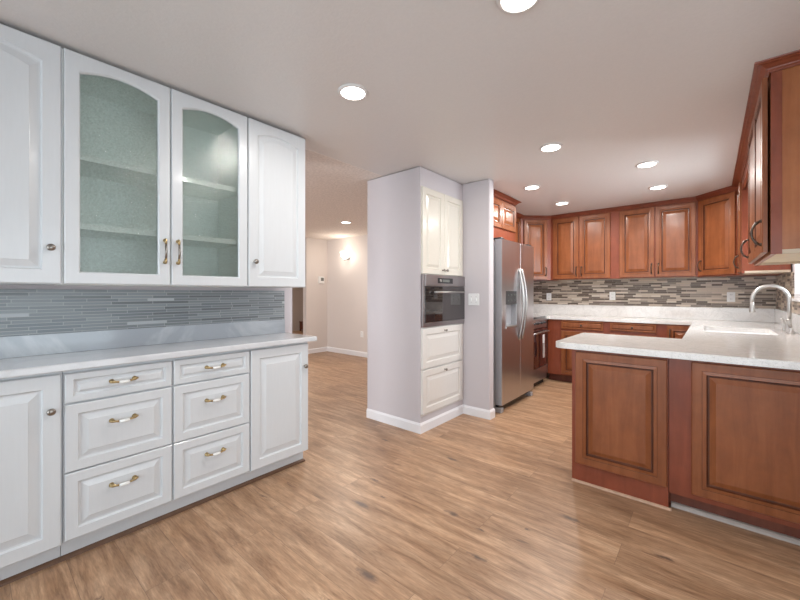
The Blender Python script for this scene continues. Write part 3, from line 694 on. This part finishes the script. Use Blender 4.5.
# faucet
fx, fy, fz = 0.503, 4.52, 0.940
t = thing('faucet', 'brushed nickel gooseneck faucet with two side levers behind the white sink', 'faucet', (fx, fy, fz))
bm = bmesh.new(); lathe(bm, [(0.026, 0), (0.027, 0.006), (0.024, 0.02), (0.019, 0.05), (0.015, 0.10), (0.0135, 0.13)], (0, 0, 0), (0, 0, 1), 20); obj('base', bm, 'nickel', t)
bm = bmesh.new(); Rr = 0.115; pts = [(0, 0, 0.12), (0, 0, 0.2), (0, 0, 0.275)]
for k in range(1, 15):
    a = pi * k / 15 * 1.12; pts.append((-Rr + Rr * cos(a), 0, 0.275 + Rr * 1.12 * sin(a)))
tube(bm, pts, 0.0145, 14); e = Vector(pts[-1]); dv = (Vector(pts[-1]) - Vector(pts[-2])).normalized()
obj('spout', bm, 'nickel', t)
bm = bmesh.new(); lathe(bm, [(0.0135, -0.005), (0.015, 0.02), (0.018, 0.05), (0.021, 0.085), (0.019, 0.09), (0.012, 0.09)], e, dv, 16); obj('spray_head', bm, 'nickel', t)
for s in (-1, 1):
    bm = bmesh.new(); y = s * 0.10
    lathe(bm, [(0.022, 0), (0.022, 0.005), (0.014, 0.018), (0.012, 0.035), (0.016, 0.045), (0.011, 0.055)], (0, y, 0), (0, 0, 1), 16)
    tube(bm, [(0, y, 0.045), (-0.02, y + s * 0.012, 0.075), (-0.035, y + s * 0.022, 0.115)], [0.008, 0.007, 0.009], 10)
    tube(bm, [(0, y, 0.022), (0, 0, 0.022)], 0.008, 10)
    obj('lever', bm, 'nickel', t)
bm = bmesh.new(); lathe(bm, [(0.016, 0), (0.014, 0.01), (0.011, 0.05), (0.016, 0.075), (0.012, 0.085)], (0, 0, 0), (0, 0, 1), 14)
o = obj('soap_dispenser', bm, 'nickel'); o.location = (0.495, 4.72, fz); tag(o, 'small brushed nickel dispenser standing beside the gooseneck faucet', 'soap dispenser')

# ------------------------------------------------------------------ cherry wall cabinets
KZ0, KZ1 = 1.474, 2.436
def cherry_upper(loc, rz, w, depth, label, doors, z0=KZ0, z1=KZ1, dz0=0.012, dz1=0.055, side='cherry_frame', gap=0.0):
    t = thing('wall_cabinet', label, 'cabinet', (loc[0], loc[1], z0), rz, 'cherry wall cabinets')
    bm = bmesh.new(); box(bm, 0, w, 0, depth, 0.022, z1 - z0); box(bm, 0, w, 0, 0.02, 0, 0.022)
    obj('body', bm, side, t)
    bm = bmesh.new(); k = 0.018
    prism(bm, [(0, 0.02), (k, 0.02), (k, depth - k), (w - k, depth - k), (w - k, 0.02), (w, 0.02), (w, depth), (0, depth)], 0.001, 0.022); obj('underside_rim', bm, 'beige_rim', t)
    bm = bmesh.new(); box(bm, k, w - k, 0.02, depth - k, 0.017, 0.022); obj('underside', bm, 'beige_under', t)
    for a, b_, hx in doors:
        d = add_door(t, a, dz0, b_ - a, z1 - z0 - dz0 - dz1, WM, y=-gap, glaze=True, frame=0.062)
        if hx is not None: bow_pull(d, hx if hx > 0 else (b_ - a) + hx, 0.045, 0.168)
    return t
UY = 5.722; UD = YB - 0.012 - UY
cherry_upper((-1.855, UY), 0, 0.868, UD, 'cherry two-door wall cabinet on the far wall, left of the two wide pairs', [(0.035, 0.392, -0.03), (0.402, 0.795, 0.03)])
cherry_upper((-0.987, UY), 0, 0.857, UD, 'cherry two-door wall cabinet on the far wall, right of the two wide pairs', [(0.035, 0.427, -0.03), (0.440, 0.842, 0.03)])
def diag_upper(p, q, wallpts, label, door, hx):
    """corner cabinet: p-q is its front, local x runs p to q"""
    t = thing('corner_wall_cabinet', label, 'cabinet', (p[0], p[1], KZ0), math.atan2(q[1] - p[1], q[0] - p[0]), 'diagonal corner wall cabinets')
    a = t.rotation_euler[2]; poly = []
    for x, y in [p, q] + wallpts:
        dx, dy = x - p[0], y - p[1]; poly.append((dx * cos(-a) - dy * sin(-a), dx * sin(-a) + dy * cos(-a)))
    bm = bmesh.new(); prism(bm, poly, 0, KZ1 - KZ0); obj('body', bm, 'cherry_frame', t)
    d = add_door(t, door[0], 0.012, door[1] - door[0], KZ1 - KZ0 - 0.067, WM, glaze=True, frame=0.062)
    bow_pull(d, hx if hx > 0 else door[1] - door[0] + hx, 0.055, 0.175)
diag_upper((-2.195, 5.405), (-1.857, UY), [(-1.857, YB - 0.012), (-2.565, YB - 0.012), (-2.565, 5.405)], 'diagonal cherry corner wall cabinet at the far left, behind the refrigerator', (0.045, 0.405), -0.03)
FRX = 0.228
diag_upper((-0.128, UY), (FRX, 5.365), [(XR - 0.012, 5.365), (XR - 0.012, YB - 0.012), (-0.128, YB - 0.012)], 'diagonal cherry corner wall cabinet at the far right, next to the window wall', (0.030, 0.470), 0.03)
# window wall (faces -X)
cherry_upper((FRX, 5.362), R(-90), 0.402, XR - 0.012 - FRX, 'narrow cherry wall cabinet on the far side of the window', [(0.035, 0.37, -0.03)])
cherry_upper((FRX, 3.625), R(-90), 0.995, XR - 0.002 - FRX, 'large cherry wall cabinet nearest the camera, veneered end panel in view', [(0.02, 0.495, 0.03), (0.503, 0.980, -0.035)], side='cherry_side', gap=0.010)
bpy.data.objects[[o.name for o in C.objects if o.get('label', '').startswith('large cherry')][0]]
big = [o for o in C.objects if o.get('label', '').startswith('large cherry')][0]
bm = bmesh.new(); box(bm, 0.995, 0.998, -0.0, 0.04, 0, KZ1 - KZ0); obj('end_stile', bm, 'cherry_frame', big)
tag(B('window_valance', FRX, FRX + 0.02, 3.627, 4.958, 2.30, 2.436, 'cherry_frame'), 'cherry valance board spanning above the window between wall cabinets', 'valance')
# above the refrigerator and range (face +X)
cherry_upper((-1.905, 3.54), R(90), 0.975, 0.66, 'short cherry two-door wall cabinet above the refrigerator', [(0.12, 0.545, None), (0.556, 0.958, None)], z0=1.90, z1=2.385, dz0=0.142, dz1=0.022)
cherry_upper((-2.20, 4.528), R(90), 0.86, 0.366, 'cherry wall cabinet above the range, half hidden by the refrigerator', [(0.02, 0.42, -0.03), (0.44, 0.84, 0.03)], z0=1.75)
# crown mouldings
CP = [(0, -0.048), (0.006, -0.048), (0.010, -0.040), (0.015, -0.036), (0.017, -0.030), (0.036, -0.014), (0.046, -0.012), (0.050, -0.007), (0.060, -0.006), (0.062, 0), (0, 0)]
def crown(n, path, zt, k=1.0, part=None):
    bm = bmesh.new(); sweep(bm, path, [(o * k + 0.001, zt + z * k) for o, z in CP], part=part); struct(obj('trim_%d' % n, bm, 'cherry_frame'))
CPATH = [(-2.20, 4.59), (-2.195, 5.405), (-1.857, UY), (-0.128, UY), (FRX, 5.365), (FRX, 2.628), (XR, 2.628)]
crown(4, CPATH, 2.4385, part=(0, 2)); crown(5, CPATH, 2.4385, part=(2, 3)); crown(6, CPATH, 2.4385, part=(3, 6))
crown(7, [(-1.905, 3.54), (-1.905, 4.517), (-2.195, 4.517)], 2.435, 0.95)

for px, x, z, lab in ((549, -1.988, 1.219, 'white outlet plate in the mosaic just right of the refrigerator'), (612, -1.093, 1.236, 'white outlet plate in the middle of the far mosaic backsplash'), (731, 0.181, 1.230, 'white outlet plate in the mosaic left of the faucet spout')):
    plate('wall_outlet', lab, 'outlet', (x, YB - 0.010, z), 0, 0.076, 0.118, 'outlet', 'outlets in the mosaic backsplash')

# ------------------------------------------------------------------ living room fittings
plate('wall_outlet', 'white outlet plate low on the living room wall below the sconce', 'outlet', (-5.365, 5.15, 0.45), 0, 0.08, 0.12, 'outlet')
t = thing('thermostat', 'small white thermostat with grey display on the living room wall', 'thermostat', (-6.46, 4.975, 1.56), R(90))
B('case', -0.075, 0.075, -0.025, 0, -0.075, 0.075, 'plate', t, 0.006); B('display', -0.02, 0.055, -0.027, -0.025, -0.02, 0.05, 'lcd', t)
t = thing('wall_sconce', 'lit frosted glass wall sconce on the living room wall', 'wall lamp', (-5.77, 5.15, 2.03))
bm = bmesh.new(); lathe(bm, [(0.06, 0), (0.055, 0.012), (0.03, 0.02)], (0, 0, 0), (0, -1, 0), 20); obj('back_plate', bm, 'nickel', t)
bm = bmesh.new(); tube(bm, [(0, -0.01, -0.03), (0, -0.06, -0.07), (0, -0.10, -0.05)], 0.008, 10); lathe(bm, [(0.004, -0.04), (0.014, -0.02), (0.02, 0)], (0, -0.10, -0.05), (0, 0, 1), 12); obj('arm', bm, 'nickel', t)
bm = bmesh.new(); lathe(bm, [(0.02, 0), (0.05, 0.02), (0.078, 0.07), (0.095, 0.15), (0.088, 0.15), (0.07, 0.075), (0.045, 0.03), (0.015, 0.012)], (0, -0.10, -0.05), (0, 0, 1), 24); obj('glass_shade', bm, 'shade', t)
pl = bpy.data.lights.new('sconce_bulb', 'POINT'); pl.energy = 5; pl.color = (1.0, 0.90, 0.76); pl.shadow_soft_size = 0.05
o = bpy.data.objects.new('sconce_bulb', pl); C.objects.link(o); o.parent = t; o.location = (0, -0.24, 0.04)
t = thing('wooden_stand', 'small brown wooden stand in the dim room past the buffet', 'stand', (-10.45, 7.37, 0), R(90))
B('body', -0.12, 0.12, -0.12, 0.12, 0.06, 0.30, 'cherry_dark', t, 0.004); B('top', -0.13, 0.13, -0.13, 0.13, 0.30, 0.325, 'cherry_dark', t, 0.004)
for sx in (-0.10, 0.10):
    for sy in (-0.10, 0.10): B('leg', sx - 0.018, sx + 0.018, sy - 0.018, sy + 0.018, 0, 0.06, 'cherry_dark', t)

# ------------------------------------------------------------------ recessed downlights
def downlight(x, y, label, z=CEIL, power=DOWN_W, col=(1.0, 0.965, 0.92), r=0.068):
    t = thing('recessed_light', label, 'ceiling light', (x, y, z), 0, 'recessed ceiling lights')
    bm = bmesh.new(); lathe(bm, [(r + 0.001, 0.0), (r + 0.020, 0.0), (r + 0.018, -0.006), (r + 0.006, -0.012), (r + 0.001, -0.010), (r + 0.001, 0)], (0, 0, 0), (0, 0, 1), 36, cap=False); obj('trim_ring', bm, 'ceil', t)
    bm = bmesh.new(); lathe(bm, [(r, -0.002), (r, -0.009), (r * 0.7, -0.012)], (0, 0, 0), (0, 0, 1), 36); obj('lens', bm, 'lens', t)
    a = area('downlight_lamp', (0, 0, -0.016), (0, 0, 0), r * 1.7, r * 1.7, power, col, 'DISK'); a.parent = t
downlight(-1.58, 1.445, 'lit recessed ceiling light nearest the white glass-door cabinet', power=9)
downlight(-0.574, 1.40, 'lit recessed ceiling light cut by the top edge of the picture', power=10)
downlight(-0.975, 3.008, 'lit recessed ceiling light between the oven wall and the peninsula', power=12)
downlight(-0.444, 3.963, 'lit recessed ceiling light in front of the sink, nearer of the right pair')
downlight(-1.501, 4.008, 'lit recessed ceiling light in front of the refrigerator', power=9)
downlight(-1.473, 4.971, 'lit recessed ceiling light in front of the range, near the far cabinets')
downlight(-0.448, 4.90, 'lit recessed ceiling light above the inner counter corner, farther of the right pair')
downlight(-4.562, 4.018, 'warm lit recessed ceiling light in the living room beyond the opening', z=CEIL - 0.002, power=26, col=(1.0, 0.92, 0.82))
